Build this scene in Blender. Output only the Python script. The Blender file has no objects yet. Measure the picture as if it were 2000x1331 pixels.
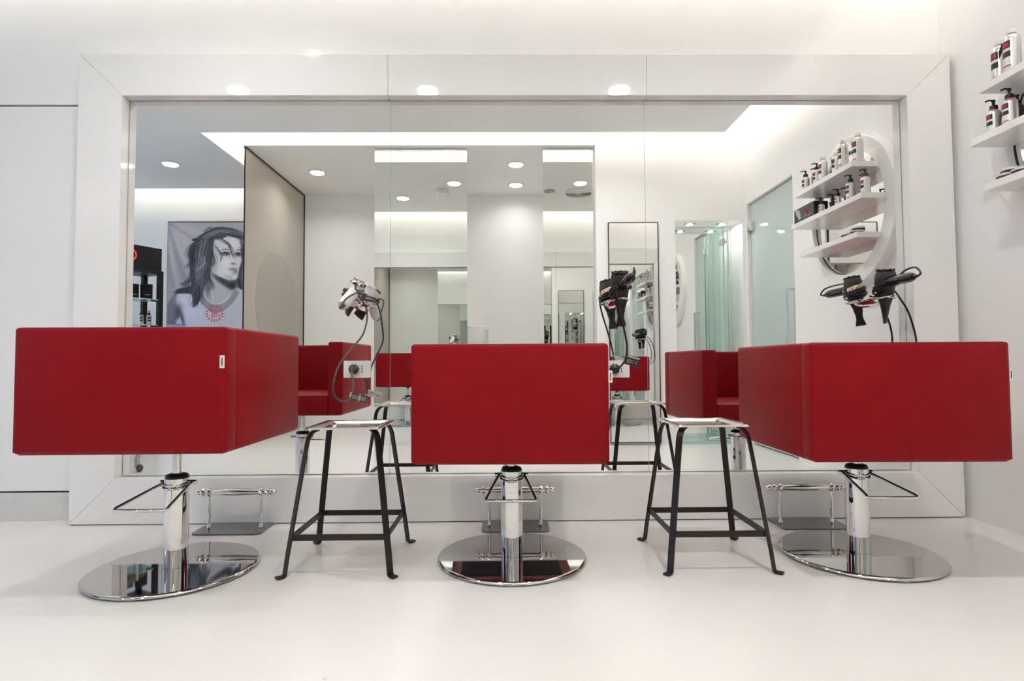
import bpy, bmesh, math, random
import numpy as np
from mathutils import Vector, Matrix

random.seed(7)
sc = bpy.context.scene
COL = sc.collection
PI = math.pi

# ------------------------------------------------------------------ camera
cam_d = bpy.data.cameras.new('camera')
cam_d.sensor_width = 36.0
cam_d.lens = 36.0 * 1118.0 / 2000.0
cam_d.clip_start = 0.02
cam = bpy.data.objects.new('camera', cam_d)
COL.objects.link(cam)
def look(yaw, pitch, roll):
    f = Vector((math.sin(yaw) * math.cos(pitch), math.cos(yaw) * math.cos(pitch), math.sin(pitch)))
    r = Vector((math.cos(yaw), -math.sin(yaw), 0))
    u = r.cross(f)
    r2 = r * math.cos(roll) - u * math.sin(roll)
    u2 = u * math.cos(roll) + r * math.sin(roll)
    return Matrix((r2, u2, -f)).transposed().to_4x4()
cam.matrix_world = Matrix.Translation((0, -2.632, 0.7098)) @ look(0.0116, 0.0383, 0.0058)
sc.camera = cam

# ------------------------------------------------------------------ world, exposure
w = bpy.data.worlds.new('world'); sc.world = w
w.use_nodes = True
bg = w.node_tree.nodes['Background']
bg.inputs[0].default_value = (0.42, 0.66, 1.0, 1)
bg.inputs[1].default_value = 3.0
sc.view_settings.view_transform = 'Standard'
sc.view_settings.look = 'None'
sc.view_settings.gamma = 1.0
sc.view_settings.use_curve_mapping = False
sc.view_settings.exposure = 0.15
COVE = 22.0        # strength of the hidden light strips
DOWN = 4.8         # watts of each recessed downlight
try:
    sc.cycles.max_bounces = 12
    sc.cycles.diffuse_bounces = 8
    sc.cycles.adaptive_threshold = 0.06
    sc.cycles.glossy_bounces = 7
    sc.cycles.transmission_bounces = 4
    sc.cycles.transparent_max_bounces = 12
except Exception:
    pass

# ------------------------------------------------------------------ materials
def lin(c):
    return tuple(((v / 255) / 12.92 if v / 255 <= 0.04045 else ((v / 255 + 0.055) / 1.055) ** 2.4) for v in c)
def mat(name, col, rough=0.5, metal=0.0, coat=0.0, spec=0.5, noise=None, bump=None, emit=None, crough=0.03):
    m = bpy.data.materials.new(name); m.use_nodes = True
    nt = m.node_tree; b = nt.nodes['Principled BSDF']
    b.inputs['Base Color'].default_value = (*col, 1)
    b.inputs['Roughness'].default_value = rough
    b.inputs['Metallic'].default_value = metal
    b.inputs['Coat Weight'].default_value = coat
    b.inputs['Coat Roughness'].default_value = crough
    b.inputs['Specular IOR Level'].default_value = spec
    if emit:
        b.inputs['Emission Color'].default_value = (*emit[0], 1)
        b.inputs['Emission Strength'].default_value = emit[1]
    tc = None
    if noise or bump:
        tc = nt.nodes.new('ShaderNodeTexCoord')
    if noise:                               # (scale, second colour, low, high)
        n = nt.nodes.new('ShaderNodeTexNoise'); n.inputs['Scale'].default_value = noise[0]
        n.inputs['Detail'].default_value = 5
        nt.links.new(tc.outputs['Object'], n.inputs['Vector'])
        r = nt.nodes.new('ShaderNodeMapRange')
        r.inputs[1].default_value = noise[2]; r.inputs[2].default_value = noise[3]
        nt.links.new(n.outputs[0], r.inputs[0])
        mx = nt.nodes.new('ShaderNodeMix'); mx.data_type = 'RGBA'
        mx.inputs[6].default_value = (*col, 1); mx.inputs[7].default_value = (*noise[1], 1)
        nt.links.new(r.outputs[0], mx.inputs[0])
        nt.links.new(mx.outputs[2], b.inputs['Base Color'])
    if bump:                                # (scale, strength, distance)
        n = nt.nodes.new('ShaderNodeTexNoise'); n.inputs['Scale'].default_value = bump[0]
        n.inputs['Detail'].default_value = 4
        nt.links.new(tc.outputs['Object'], n.inputs['Vector'])
        bp = nt.nodes.new('ShaderNodeBump'); bp.inputs['Strength'].default_value = bump[1]
        bp.inputs['Distance'].default_value = bump[2]
        nt.links.new(n.outputs[0], bp.inputs['Height'])
        nt.links.new(bp.outputs[0], b.inputs['Normal'])
    return m

M = {}
M['wall'] = mat('wall_paint', (0.915, 0.907, 0.897), 0.55, noise=(0.8, (0.90, 0.892, 0.882), 0.4, 0.7))
M['gloss_wall'] = mat('lacquered_wall', (0.905, 0.897, 0.888), 0.12, spec=0.35)
M['ceil'] = mat('ceiling_paint', (0.90, 0.892, 0.88), 0.6)
M['lacquer'] = mat('white_lacquer', (0.92, 0.912, 0.90), 0.05, spec=0.45)
M['skirt'] = mat('scuffed_skirting', (0.74, 0.72, 0.70), 0.3, noise=(9, (0.62, 0.60, 0.58), 0.55, 0.8))
M['gap'] = mat('dark_joint', (0.06, 0.05, 0.045), 0.7)
M['mirror'] = mat('mirror_silver', (0.90, 0.905, 0.89), 0.0, 1.0)
M['mirror2'] = mat('greenish_mirror', (0.86, 0.885, 0.855), 0.0, 1.0)
M['chrome'] = mat('chrome', (0.78, 0.77, 0.76), 0.035, 1.0)
M['chrome_dark'] = mat('polished_steel', (0.56, 0.55, 0.54), 0.03, 1.0)
M['gunmetal'] = mat('dark_polished_steel', (0.27, 0.275, 0.285), 0.08, 1.0)
M['steel'] = mat('brushed_steel', (0.62, 0.61, 0.60), 0.22, 1.0)
M['red'] = mat('red_leather', (0.255, 0.0025, 0.0072), 0.45, spec=0.14, noise=(5, (0.225, 0.002, 0.0065), 0.35, 0.7), bump=(900, 0.12, 0.0006))
M['maroon'] = mat('red_leather_edge', (0.20, 0.010, 0.018), 0.5)
M['black_cloth'] = mat('black_underside_cloth', (0.02, 0.02, 0.02), 0.9)
M['black'] = mat('black_plastic', (0.012, 0.012, 0.013), 0.32)
M['black_gloss'] = mat('gloss_black', (0.012, 0.012, 0.014), 0.08, spec=0.6)
M['soft_black'] = mat('soft_touch_black', (0.022, 0.022, 0.023), 0.5)
M['iron'] = mat('black_brown_iron', (0.018, 0.014, 0.012), 0.42, spec=0.4)
M['tray'] = mat('aluminium_tray', (0.66, 0.63, 0.60), 0.14, 1.0)
M['white_pl'] = mat('white_plastic', (0.80, 0.79, 0.78), 0.2, spec=0.5)
M['white_gloss'] = mat('white_gloss_plastic', (0.78, 0.76, 0.75), 0.12, spec=0.5)
M['grey_cord'] = mat('grey_cord', (0.085, 0.078, 0.074), 0.5)
M['dark_grey'] = mat('dark_grey_plastic', (0.06, 0.055, 0.055), 0.4)
M['brown_pl'] = mat('brown_black_plastic', (0.035, 0.022, 0.022), 0.4)
M['copper'] = mat('copper_band', (0.75, 0.55, 0.42), 0.12, 1.0)
M['alu'] = mat('bottle_aluminium', (0.72, 0.71, 0.70), 0.30, 0.75)
M['print_black'] = mat('print_black', (0.02, 0.02, 0.02), 0.45)
M['print_red'] = mat('print_red', (0.55, 0.012, 0.02), 0.45)
M['print_grey'] = mat('print_grey', (0.45, 0.45, 0.45), 0.5)
M['paper'] = mat('paper_white', (0.78, 0.77, 0.75), 0.6)
M['ceramic'] = mat('white_ceramic', (0.82, 0.81, 0.80), 0.06, spec=0.5)
M['glass_green'] = mat('green_shelf_glass', (0.42, 0.60, 0.56), 0.05, spec=0.7)
M['amber'] = mat('amber_glass', (0.42, 0.17, 0.03), 0.15)
M['pink'] = mat('pink_plastic', (0.8, 0.02, 0.12), 0.3)
M['grille'] = mat('grille_grey', (0.42, 0.43, 0.42), 0.5)
M['frosted_disc'] = mat('frosted_film', (0.355, 0.33, 0.295), 0.2, spec=0.4)
M['led'] = mat('led_strip', (0.9, 0.88, 0.85), 0.5, emit=((1.0, 0.97, 0.92), COVE))
M['led2'] = mat('bright_led_strip', (0.9, 0.88, 0.85), 0.5, emit=((1.0, 0.97, 0.92), COVE * 2.2))
M['led3'] = mat('warm_led_strip', (0.9, 0.88, 0.85), 0.5, emit=((1.0, 0.96, 0.89), COVE * 1.5))
M['lamp'] = mat('lamp_diffuser', (0.9, 0.9, 0.9), 0.5, emit=((1.0, 0.985, 0.95), 14.0))
M['red_neon'] = mat('red_sign_ring', (0.75, 0.03, 0.02), 0.4, emit=((1.0, 0.06, 0.03), 0.7))

for k in ('lamp', 'red_neon'):
    try: M[k].cycles.emission_sampling = 'NONE'
    except Exception: pass

# white resin floor: faint stains and cloudy patches, half gloss
def floor_mat():
    m = mat('white_resin_floor', (0.80, 0.775, 0.745), 0.2, spec=0.4)
    nt = m.node_tree; b = nt.nodes['Principled BSDF']
    tc = nt.nodes.new('ShaderNodeTexCoord')
    n = nt.nodes.new('ShaderNodeTexNoise'); n.inputs['Scale'].default_value = 1.6; n.inputs['Detail'].default_value = 6
    nt.links.new(tc.outputs['Object'], n.inputs['Vector'])
    r = nt.nodes.new('ShaderNodeMapRange'); r.inputs[1].default_value = 0.35; r.inputs[2].default_value = 0.75
    nt.links.new(n.outputs[0], r.inputs[0])
    mx = nt.nodes.new('ShaderNodeMix'); mx.data_type = 'RGBA'
    mx.inputs[6].default_value = (0.845, 0.83, 0.812, 1); mx.inputs[7].default_value = (0.805, 0.782, 0.758, 1)
    nt.links.new(r.outputs[0], mx.inputs[0])
    v = nt.nodes.new('ShaderNodeTexVoronoi'); v.inputs['Scale'].default_value = 5.0
    nt.links.new(tc.outputs['Object'], v.inputs['Vector'])
    lt = nt.nodes.new('ShaderNodeMapRange'); lt.inputs[1].default_value = 0.012; lt.inputs[2].default_value = 0.024
    lt.inputs[3].default_value = 0.55; lt.inputs[4].default_value = 0.0
    nt.links.new(v.outputs['Distance'], lt.inputs[0])
    mx2 = nt.nodes.new('ShaderNodeMix'); mx2.data_type = 'RGBA'
    nt.links.new(lt.outputs[0], mx2.inputs[0]); nt.links.new(mx.outputs[2], mx2.inputs[6])
    mx2.inputs[7].default_value = (0.42, 0.37, 0.33, 1)
    nt.links.new(mx2.outputs[2], b.inputs['Base Color'])
    r2 = nt.nodes.new('ShaderNodeMapRange'); r2.inputs[3].default_value = 0.14; r2.inputs[4].default_value = 0.30
    nt.links.new(n.outputs[0], r2.inputs[0]); nt.links.new(r2.outputs[0], b.inputs['Roughness'])
    return m
M['floor'] = floor_mat()

def glass_mix(name, col, rough, fac, tint, spec=0.6, coat=0.0):
    m = mat(name, col, rough, spec=spec, coat=coat)
    nt = m.node_tree; b = nt.nodes['Principled BSDF']; out = nt.nodes['Material Output']
    t = nt.nodes.new('ShaderNodeBsdfTransparent'); t.inputs[0].default_value = (*tint, 1)
    mx = nt.nodes.new('ShaderNodeMixShader'); mx.inputs[0].default_value = fac
    nt.links.new(b.outputs[0], mx.inputs[1]); nt.links.new(t.outputs[0], mx.inputs[2])
    nt.links.new(mx.outputs[0], out.inputs[0])
    return m
M['tinted'] = glass_mix('bronze_tinted_glass', (0.50, 0.46, 0.41), 0.03, 0.20, (0.75, 0.66, 0.58), spec=0.8)
M['frost'] = glass_mix('frosted_green_glass', (0.60, 0.69, 0.665), 0.07, 0.10, (0.8, 0.9, 0.88), spec=0.8)
M['clear'] = glass_mix('clear_pane', (0.55, 0.68, 0.64), 0.02, 0.72, (0.9, 0.97, 0.95), spec=0.6)

# ------------------------------------------------------------------ mesh helpers
class B:
    """Collects shapes in one bmesh; obj() links it as one mesh object."""
    def __init__(s): s.bm = bmesh.new(); s.mats = []
    def _mi(s, m):
        if m is None: return 0
        if m not in s.mats: s.mats.append(m)
        return s.mats.index(m)
    def box(s, x0, x1, y0, y1, z0, z1, bev=0.0, seg=2, m=None):
        t = bmesh.new()
        bmesh.ops.create_cube(t, size=1)
        for v in t.verts:
            v.co = Vector(((x0 + x1) / 2 + v.co.x * (x1 - x0), (y0 + y1) / 2 + v.co.y * (y1 - y0), (z0 + z1) / 2 + v.co.z * (z1 - z0)))
        if bev > 0:
            bmesh.ops.bevel(t, geom=t.edges[:], offset=bev, segments=seg, profile=0.5, affect='EDGES')
        s.add(t, m=m); return s
    def add(s, t, mx=None, m=None):
        i = s._mi(m)
        vm = {}
        for v in t.verts: vm[v] = s.bm.verts.new(mx @ v.co if mx else v.co)
        for f in t.faces:
            try:
                nf = s.bm.faces.new([vm[v] for v in f.verts]); nf.material_index = i; nf.smooth = f.smooth
            except ValueError: pass
        t.free()
    def prism(s, poly, z0, z1, mx=None, bev=0.0, m=None):
        """polygon in xy extruded z0..z1"""
        t = bmesh.new()
        a = [t.verts.new((x, y, z0)) for x, y in poly]; b = [t.verts.new((x, y, z1)) for x, y in poly]
        t.faces.new(a[::-1]); t.faces.new(b)
        n = len(poly)
        for i in range(n): t.faces.new((a[i], a[(i + 1) % n], b[(i + 1) % n], b[i]))
        bmesh.ops.recalc_face_normals(t, faces=t.faces[:])
        if bev > 0: bmesh.ops.bevel(t, geom=t.edges[:], offset=bev, segments=1, affect='EDGES')
        s.add(t, mx, m); return s
    def lathe(s, prof, n=32, mx=None, m=None, smooth=True, close=True):
        """profile [(r, z)] turned about z"""
        t = bmesh.new(); rows = []
        for r, z in prof:
            if r < 1e-6: rows.append([t.verts.new((0, 0, z))])
            else: rows.append([t.verts.new((r * math.cos(2 * PI * k / n), r * math.sin(2 * PI * k / n), z)) for k in range(n)])
        for a, b in zip(rows, rows[1:]):
            for k in range(n):
                k2 = (k + 1) % n
                if len(a) == 1 and len(b) == 1: continue
                if len(a) == 1: f = t.faces.new((a[0], b[k], b[k2]))
                elif len(b) == 1: f = t.faces.new((a[k], a[k2], b[0]))
                else: f = t.faces.new((a[k], a[k2], b[k2], b[k]))
                f.smooth = smooth
        if close:
            if len(rows[0]) > 1: t.faces.new(rows[0][::-1])
            if len(rows[-1]) > 1: t.faces.new(rows[-1])
        bmesh.ops.recalc_face_normals(t, faces=t.faces[:])
        s.add(t, mx, m); return s
    def loft(s, rings, m=None, mx=None, smooth=True, cap=True, closed=False):
        t = bmesh.new()
        rows = [[t.verts.new(p) for p in r] for r in rings]
        n = len(rows[0]); prs = list(zip(rows, rows[1:]))
        if closed: prs.append((rows[-1], rows[0]))
        for a, b in prs:
            for k in range(n):
                f = t.faces.new((a[k], a[(k + 1) % n], b[(k + 1) % n], b[k])); f.smooth = smooth
        if cap and not closed:
            t.faces.new(rows[0][::-1]); t.faces.new(rows[-1])
        bmesh.ops.recalc_face_normals(t, faces=t.faces[:])
        s.add(t, mx, m); return s
    def tube(s, pts, r, n=8, m=None, closed=False, mx=None, rad=None):
        pts = [Vector(p) for p in pts]; N = len(pts); rings = []; up = None
        for i, p in enumerate(pts):
            if closed: d = pts[(i + 1) % N] - pts[i - 1]
            else: d = pts[min(i + 1, N - 1)] - pts[max(i - 1, 0)]
            d.normalize()
            if up is None:
                up = Vector((0, 0, 1)) if abs(d.z) < 0.9 else Vector((1, 0, 0))
            x = up - d * up.dot(d)
            if x.length < 1e-5: x = Vector((1, 0, 0)) - d * d.x
            x.normalize(); up = x; y = d.cross(x)
            rr = rad[i] if rad else r
            rings.append([p + (x * math.cos(2 * PI * k / n) + y * math.sin(2 * PI * k / n)) * rr for k in range(n)])
        return s.loft(rings, m=m, closed=closed, mx=mx)
    def bar(s, pts, wid, thick, across, m=None):
        """flat bar swept along pts; 'across' is the direction of its width"""
        pts = [Vector(p) for p in pts]; a = Vector(across).normalized(); rings = []; N = len(pts)
        for i, p in enumerate(pts):
            d = (pts[min(i + 1, N - 1)] - pts[max(i - 1, 0)]).normalized()
            nrm = d.cross(a).normalized()
            rings.append([p + a * (sx * wid / 2) + nrm * (sy * thick / 2) for sx, sy in ((-1, -1), (1, -1), (1, 1), (-1, 1))])
        return s.loft(rings, m=m, smooth=False)
    def obj(s, name, m=None, parent=None, smooth=False, loc=None, ang=38):
        me = bpy.data.meshes.new(name)
        if s.mats:
            for q in s.mats: me.materials.append(q)
        elif m: me.materials.append(m)
        if smooth:
            for f in s.bm.faces: f.smooth = True
        s.bm.to_mesh(me); s.bm.free()
        if any(p.use_smooth for p in me.polygons): me.set_sharp_from_angle(angle=math.radians(ang))
        o = bpy.data.objects.new(name, me); COL.objects.link(o)
        if parent: o.parent = parent
        if loc: o.location = loc
        return o

def tag(o, label, cat=None, group=None, kind=None):
    if label: o['label'] = label
    if cat: o['category'] = cat
    if group: o['group'] = group
    if kind: o['kind'] = kind
    return o
def struct(o, label=None): return tag(o, label, kind='structure')
def thing(name, label, cat, loc=(0, 0, 0), rz=0.0, group=None):
    o = bpy.data.objects.new(name, None); COL.objects.link(o)
    o.empty_display_size = 0.1
    o.location = loc; o.rotation_euler = (0, 0, rz)
    return tag(o, label, cat, group)
def spline(pts, n=8):
    """Catmull-Rom through pts"""
    P = [Vector(p) for p in pts]; out = []
    for i in range(len(P) - 1):
        p0 = P[max(i - 1, 0)]; p1 = P[i]; p2 = P[i + 1]; p3 = P[min(i + 2, len(P) - 1)]
        for k in range(n):
            t = k / n
            out.append(0.5 * ((2 * p1) + (p2 - p0) * t + (2 * p0 - 5 * p1 + 4 * p2 - p3) * t * t + (3 * p1 - p0 - 3 * p2 + p3) * t ** 3))
    out.append(P[-1]); return out
def rrect(x0, x1, y0, y1, r, n=6):
    out = []
    for cx, cy, a in ((x1 - r, y1 - r, 0), (x0 + r, y1 - r, 90), (x0 + r, y0 + r, 180), (x1 - r, y0 + r, 270)):
        for k in range(n + 1):
            t = math.radians(a + 90 * k / n); out.append((cx + r * math.cos(t), cy + r * math.sin(t)))
    return out
RX = lambda a: Matrix.Rotation(a, 4, 'X')
RY = lambda a: Matrix.Rotation(a, 4, 'Y')
RZ = lambda a: Matrix.Rotation(a, 4, 'Z')
TR = lambda *a: Matrix.Translation(a)

# ------------------------------------------------------------------ room shell (mirror plane y = 0, room towards -y)
XR, XL, YB, H, HT = 2.09, -5.3, -3.75, 2.60, 2.95
struct(B().box(XL - .1, XR + .1, YB - .1, .14, -.1, 0).obj('floor', M['floor']), 'white glossy resin floor')
struct(B().box(XL - .1, XR + .1, YB - .1, .14, HT, HT + .1).obj('ceiling_upper', M['ceil']), 'white upper ceiling above the light slots')
wf = struct(B().box(XL - .1, XR + .1, .05, .14, 0, HT).obj('wall_front', M['gap']), 'white wall behind the framed mirror')
B().box(XL, -1.2, .034, .05, 0, .126, .001, 1).obj('skirting_panel', M['skirt'], wf)
B().box(XL, -1.2, .034, .05, .134, 1.923, .001, 1).obj('wall_panel', M['gloss_wall'], wf)
B().box(XL, XR, .034, .05, 1.932, HT, .001, 1).obj('wall_panel', M['gloss_wall'], wf)
B().box(-1.199, XR, .034, .05, 0, 1.930).obj('wall_panel', M['wall'], wf)
wr = struct(B().box(XR, XR + .1, -1.456, .05, 0, HT).box(XR, XR + .1, YB, -2.242, 0, HT)
            .box(XR, XR + .1, -2.242, -1.456, 2.062, HT).box(XR + .09, XR + .1, -2.242, -1.456, 0, 2.062)
            .obj('wall_right', M['wall']), 'white wall with round shelf mirror and frosted door')
struct(B().box(XL - .1, XR, YB - .1, YB, 0, HT).obj('wall_back', M['wall']), 'white back wall carrying the portrait poster')
# right-hand block beside the wash alcove, with a shallow mirrored niche
nx0, nx1, nz, nd = 1.474, 2.062, 1.932, -2.537
wb = B()
wb.box(.79, nx0, YB, -2.27, 0, HT).box(nx0, nx1, YB, -2.27, nz, HT).box(nx1, XR, YB, -2.27, 0, HT).box(nx0, nx1, YB, nd - .01, 0, nz)
struct(wb.obj('wall_back_right', M['wall']), 'white wall with narrow mirror and mirrored niche')
# bulkhead above the alcove and the lowered front ceiling, with light slots between them
struct(B().box(-2.27, .79, YB, -2.28, H, HT).obj('ceiling_alcove', M['ceil']), 'lowered white ceiling over the wash alcove')
cl = B()
cl.prism([(XL, -.22), (XL, -3.5), (-2.48, -3.5), (-2.48, -2.0), (1.82, -2.0), (1.82, -.22)], H, H + .05)
struct(cl.obj('ceiling_front', M['ceil']), 'lowered white ceiling over the styling chairs')
# left wall with the shop window
struct(B().box(XL - .1, XL, YB, -2.5, 0, HT).box(XL - .1, XL, -1.5, .05, 0, HT).box(XL - .1, XL, -2.5, -1.5, 2.35, HT)
       .obj('wall_left', M['wall']), 'white wall around the shop window')
wn = struct(B().box(XL - .07, XL - .03, -2.5, -2.44, 0, 2.35).box(XL - .07, XL - .03, -1.56, -1.5, 0, 2.35).box(XL - .07, XL - .03, -2.44, -1.56, 0, .08)
            .box(XL - .07, XL - .03, -2.44, -1.56, 2.27, 2.35).obj('door_2', M['white_pl']), 'glazed street door')
pd = bpy.data.lights.new('window_portal', 'AREA'); pd.shape = 'RECTANGLE'; pd.size = 2.3; pd.size_y = 1.0
pd.cycles.is_portal = True
po = bpy.data.objects.new('window_portal', pd); COL.objects.link(po)
po.matrix_world = TR(XL - .02, -2.0, 1.17) @ Matrix.Rotation(-PI / 2, 4, 'Y')

# frosted glass door on the right wall
d = struct(B().box(XR + .03, XR + .042, -2.236, -1.462, .01, 2.056).obj('door_1', M['frost']), 'frosted green glass door in the white wall')
B().tube([(XR + .03, -1.515, .83), (XR - .03, -1.515, .83), (XR - .03, -1.515, 1.235), (XR + .03, -1.515, 1.235)], .011, 10).obj('door_handle', M['chrome'], d)
for z in (1.86, .2):
    B().box(XR - .006, XR + .03, -2.235, -2.165, z - .042, z + .042, .004).obj('hinge', M['chrome'], d)

# ------------------------------------------------------------------ hidden cove strips (they lie on top of the lowered ceilings)
def strip(label, x0, x1, y0, y1, m='led'):
    o = B().box(x0, x1, y0, y1, H + .052, H + .075).obj('light_strip', M[m])
    return tag(o, label, 'light strip', 'light strips in the ceiling slots')
strip('light strip hidden on the ceiling edge towards the wash alcove', -2.30, 1.64, -1.93, -1.90)
strip('light strip hidden on the ceiling edge along the shelf wall', 1.70, 1.73, -1.90, -.36, 'led2')
strip('light strip hidden on the ceiling edge above the framed mirror', -5.1, 1.68, -.34, -.31)
strip('light strip hidden on the ceiling edge beside the alcove bulkhead', -2.60, -2.57, -3.35, -2.02)
strip('light strip hidden on the ceiling edge above the portrait poster', -5.1, -2.65, -3.41, -3.38, 'led3')

# ------------------------------------------------------------------ recessed lights
def downlight(x, y, z, label, r=.07, watts=None, temp=(1, .985, .95)):
    t = thing('downlight', label, 'downlight', (x, y, z), 0, 'round recessed downlights')
    B().lathe([(r, 0), (r + .012, -.002), (r + .014, -.006), (r + .006, -.009), (r - .004, -.004), (r - .004, 0)], 32, close=False).obj('rim', M['white_pl'], t)
    B().lathe([(0, -.0045), (r - .004, -.0045)], 32, close=False).obj('diffuser', M['lamp'], t)
    ld = bpy.data.lights.new('downlight_lamp', 'AREA'); ld.shape = 'DISK'; ld.size = 2 * r - .02
    ld.energy = watts or DOWN; ld.color = temp; ld.spread = math.radians(150)
    lo = bpy.data.objects.new('downlight_lamp', ld); COL.objects.link(lo); lo.parent = t; lo.location = (0, 0, -.012)
downlight(-3.145, -2.73, H, 'round downlight in the ceiling in front of the portrait poster')
downlight(-1.85, -2.98, H, 'round downlight in the alcove ceiling beside the tinted glass partition')
downlight(.11, -2.76, H, 'front one of two round downlights in the middle of the alcove ceiling', watts=2.2)
downlight(.12, -3.39, H, 'rear one of two round downlights in the middle of the alcove ceiling', watts=2.0)
downlight(-1.83, -1.37, H, 'round downlight over the chair beside the portrait poster', watts=3.2)
downlight(-.53, -1.37, H, 'round downlight over the chairs near the exit lamp')
downlight(.80, -1.37, H, 'round downlight over the chairs near the round air vent', watts=10.5)
downlight(-1.164, -.83, H, 'round downlight close to the framed mirror')
# small square spots in the niche soffit
for x, s in ((1.644, 'nearer the narrow mirror'), (1.93, 'nearer the frosted door')):
    t = thing('niche_spot', 'small square recessed spot in the niche soffit, ' + s, 'spotlight', (x, -2.396, nz), 0, 'niche spots')
    B().box(-.048, .048, -.03, .03, -.003, .0, .001, 1).obj('plate', M['steel'], t)
    B().lathe([(0, -.004), (.024, -.004)], 20, close=False).obj('diffuser', M['lamp'], t)
    ld = bpy.data.lights.new('niche_lamp', 'AREA'); ld.shape = 'DISK'; ld.size = .05; ld.energy = .7; ld.color = (1, .98, .92)
    lo = bpy.data.objects.new('niche_lamp', ld); COL.objects.link(lo); lo.parent = t; lo.location = (0, 0, -.01)
# air vent, loudspeaker, exit lamp on the front ceiling
t = thing('air_vent', 'round ceiling air vent with concentric rings', 'air vent', (.822, -1.05, H))
for k in range(6):
    r = .15 - k * .024
    B().lathe([(r, -.002), (r, -.008), (r - .006, -.020), (r - .014, -.026), (r - .015, -.023), (r - .008, -.014), (r - .004, -.002)], 40, close=False).obj('vent_ring', M['white_pl'], t)
B().lathe([(0, -.001), (.15, -.001)], 40, close=False).obj('backing', M['dark_grey'], t)
t = thing('ceiling_speaker', 'small round ceiling loudspeaker beside the air vent', 'loudspeaker', (.494, -1.09, H))
B().lathe([(.062, 0), (.064, -.005), (.056, -.008), (.052, -.004), (.052, 0)], 32, close=False).obj('rim', M['grille'], t)
B().lathe([(0, -.009), (.03, -.0075), (.053, -.004)], 32, close=False).obj('grille', M['grille'], t)
t = thing('exit_lamp', 'white rectangular emergency lamp on the ceiling', 'emergency lamp', (-.682, -1.06, H))
B().box(-.06, .06, -.13, .13, -.035, 0, .008).obj('housing', M['white_pl'], t)
B().box(-.04, .04, -.10, .10, -.039, -.034, .003).obj('cover', M['white_pl'], t)

# ------------------------------------------------------------------ the big framed mirror
fx0, fx1, ix0, ix1, iz0, iz1, fh = -1.935, 2.066, -1.738, 1.862, .204, 1.935, 2.128
J0, J1 = -.532, .657
t = thing('wall_mirror', 'huge wall mirror in three panes with wide white lacquered frame', 'mirror')
MX = RX(PI / 2)                                  # polygon xy -> xz, extruded along -y
def board(poly): return B().prism(poly, -.034, .052, mx=MX, bev=.0009).obj('frame_board', M['lacquer'], t)
g = .0007
board([(fx0 + .001, fh), (J0 - g, fh), (J0 - g, iz1), (ix0, iz1)])
board([(J0 + g, fh), (J1 - g, fh), (J1 - g, iz1), (J0 + g, iz1)])
board([(J1 + g, fh), (fx1 - .001, fh), (ix1, iz1), (J1 + g, iz1)])
board([(fx0 + .001, .004), (J0 - g, .004), (J0 - g, iz0), (ix0, iz0)])
board([(J0 + g, .004), (J1 - g, .004), (J1 - g, iz0), (J0 + g, iz0)])
board([(J1 + g, .004), (fx1 - .001, .004), (ix1, iz0), (J1 + g, iz0)])
board([(fx0, .005), (fx0, fh - .001), (ix0 - g, iz1), (ix0 - g, iz0)])
board([(fx1, .005), (fx1, fh - .001), (ix1 + g, iz1), (ix1 + g, iz0)])
for a, b in ((ix0 + .003, -.5295), (-.5275, .6535), (.6555, ix1 - .003)):
    B().box(a, b, 0, .005, iz0 + .003, iz1 - .003).obj('mirror_pane', M['mirror'], t)
B().box(ix0, ix1, .008, .02, iz0, iz1).obj('backing_board', M['gap'], t)
for a in (-.5285, .6545): B().box(a - .002, a + .002, .002, .008, iz0 + .003, iz1 - .003).obj('joint_strip', M['grille'], t)
B().box(fx0 + .01, fx1 - .002, -.046, .03, 0, .004).obj('plinth_gap', M['gap'], t)

# ------------------------------------------------------------------ mirror panels and glass around the alcove
def panel_mirror(name, label, x0, x1, y, z0, z1, th, frame, m):
    t = thing(name, label, 'mirror', ((x0 + x1) / 2, y, z0))
    hw = (x1 - x0) / 2
    B().box(-hw + frame, hw - frame, -th, 0, frame, z1 - z0 - frame).obj('mirror_pane', m, t)
    return t, hw
t, hw = panel_mirror('mirror_panel', 'wide floor to ceiling mirror panel in front of the wash alcove', -1.14, -.33, -2.35, 0, H, .03, 0, M['mirror2'])
B().box(-hw, hw, -.032, .003, H - .03, H - .002).obj('top_rail', M['steel'], t)
t, hw = panel_mirror('mirror_panel', 'narrower floor to ceiling mirror panel against the alcove corner', .339, .788, -2.35, 0, H, .03, 0, M['mirror2'])
B().box(-hw, hw, -.032, .003, H - .03, H - .002).obj('top_rail', M['steel'], t)
t, hw = panel_mirror('narrow_mirror', 'tall narrow mirror with thin dark frame on the white wall', .891, 1.323, -2.252, .02, 1.912, .012, .006, M['mirror'])
for a in ((-hw, -hw + .006, 0, 1.892), (hw - .006, hw, 0, 1.892)): B().box(a[0], a[1], -.018, .004, a[2], a[3]).obj('frame_rail', M['iron'], t)
for a in (0, 1.886): B().box(-hw, hw, -.018, .004, a, a + .006).obj('frame_rail', M['iron'], t)
t = thing('niche_mirror', 'mirror filling the back of the spot-lit niche', 'mirror', ((nx0 + nx1) / 2, nd, .03))
hw = (nx1 - nx0) / 2
B().box(-hw + .002, hw - .002, -.008, 0, 0, nz - .034).obj('mirror_pane', M['mirror2'], t)
B().box(-hw, hw, -.008, .26, -.03, -.001).obj('threshold', M['glass_green'], t)
t = thing('glass_screen', 'narrow clear glass screen with chrome clamp inside the mirrored niche', 'glass screen', (1.905, -2.41, .031))
B().box(-.005, .005, -.11, .105, .0, 1.86).obj('glass_pane', M['clear'], t)
B().box(-.0055, .0055, .105, .110, .0, 1.86).obj('polished_edge', M['glass_green'], t)
B().box(-.014, .014, .06, .115, 1.69, 1.75, .003).obj('clamp', M['chrome'], t)
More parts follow.
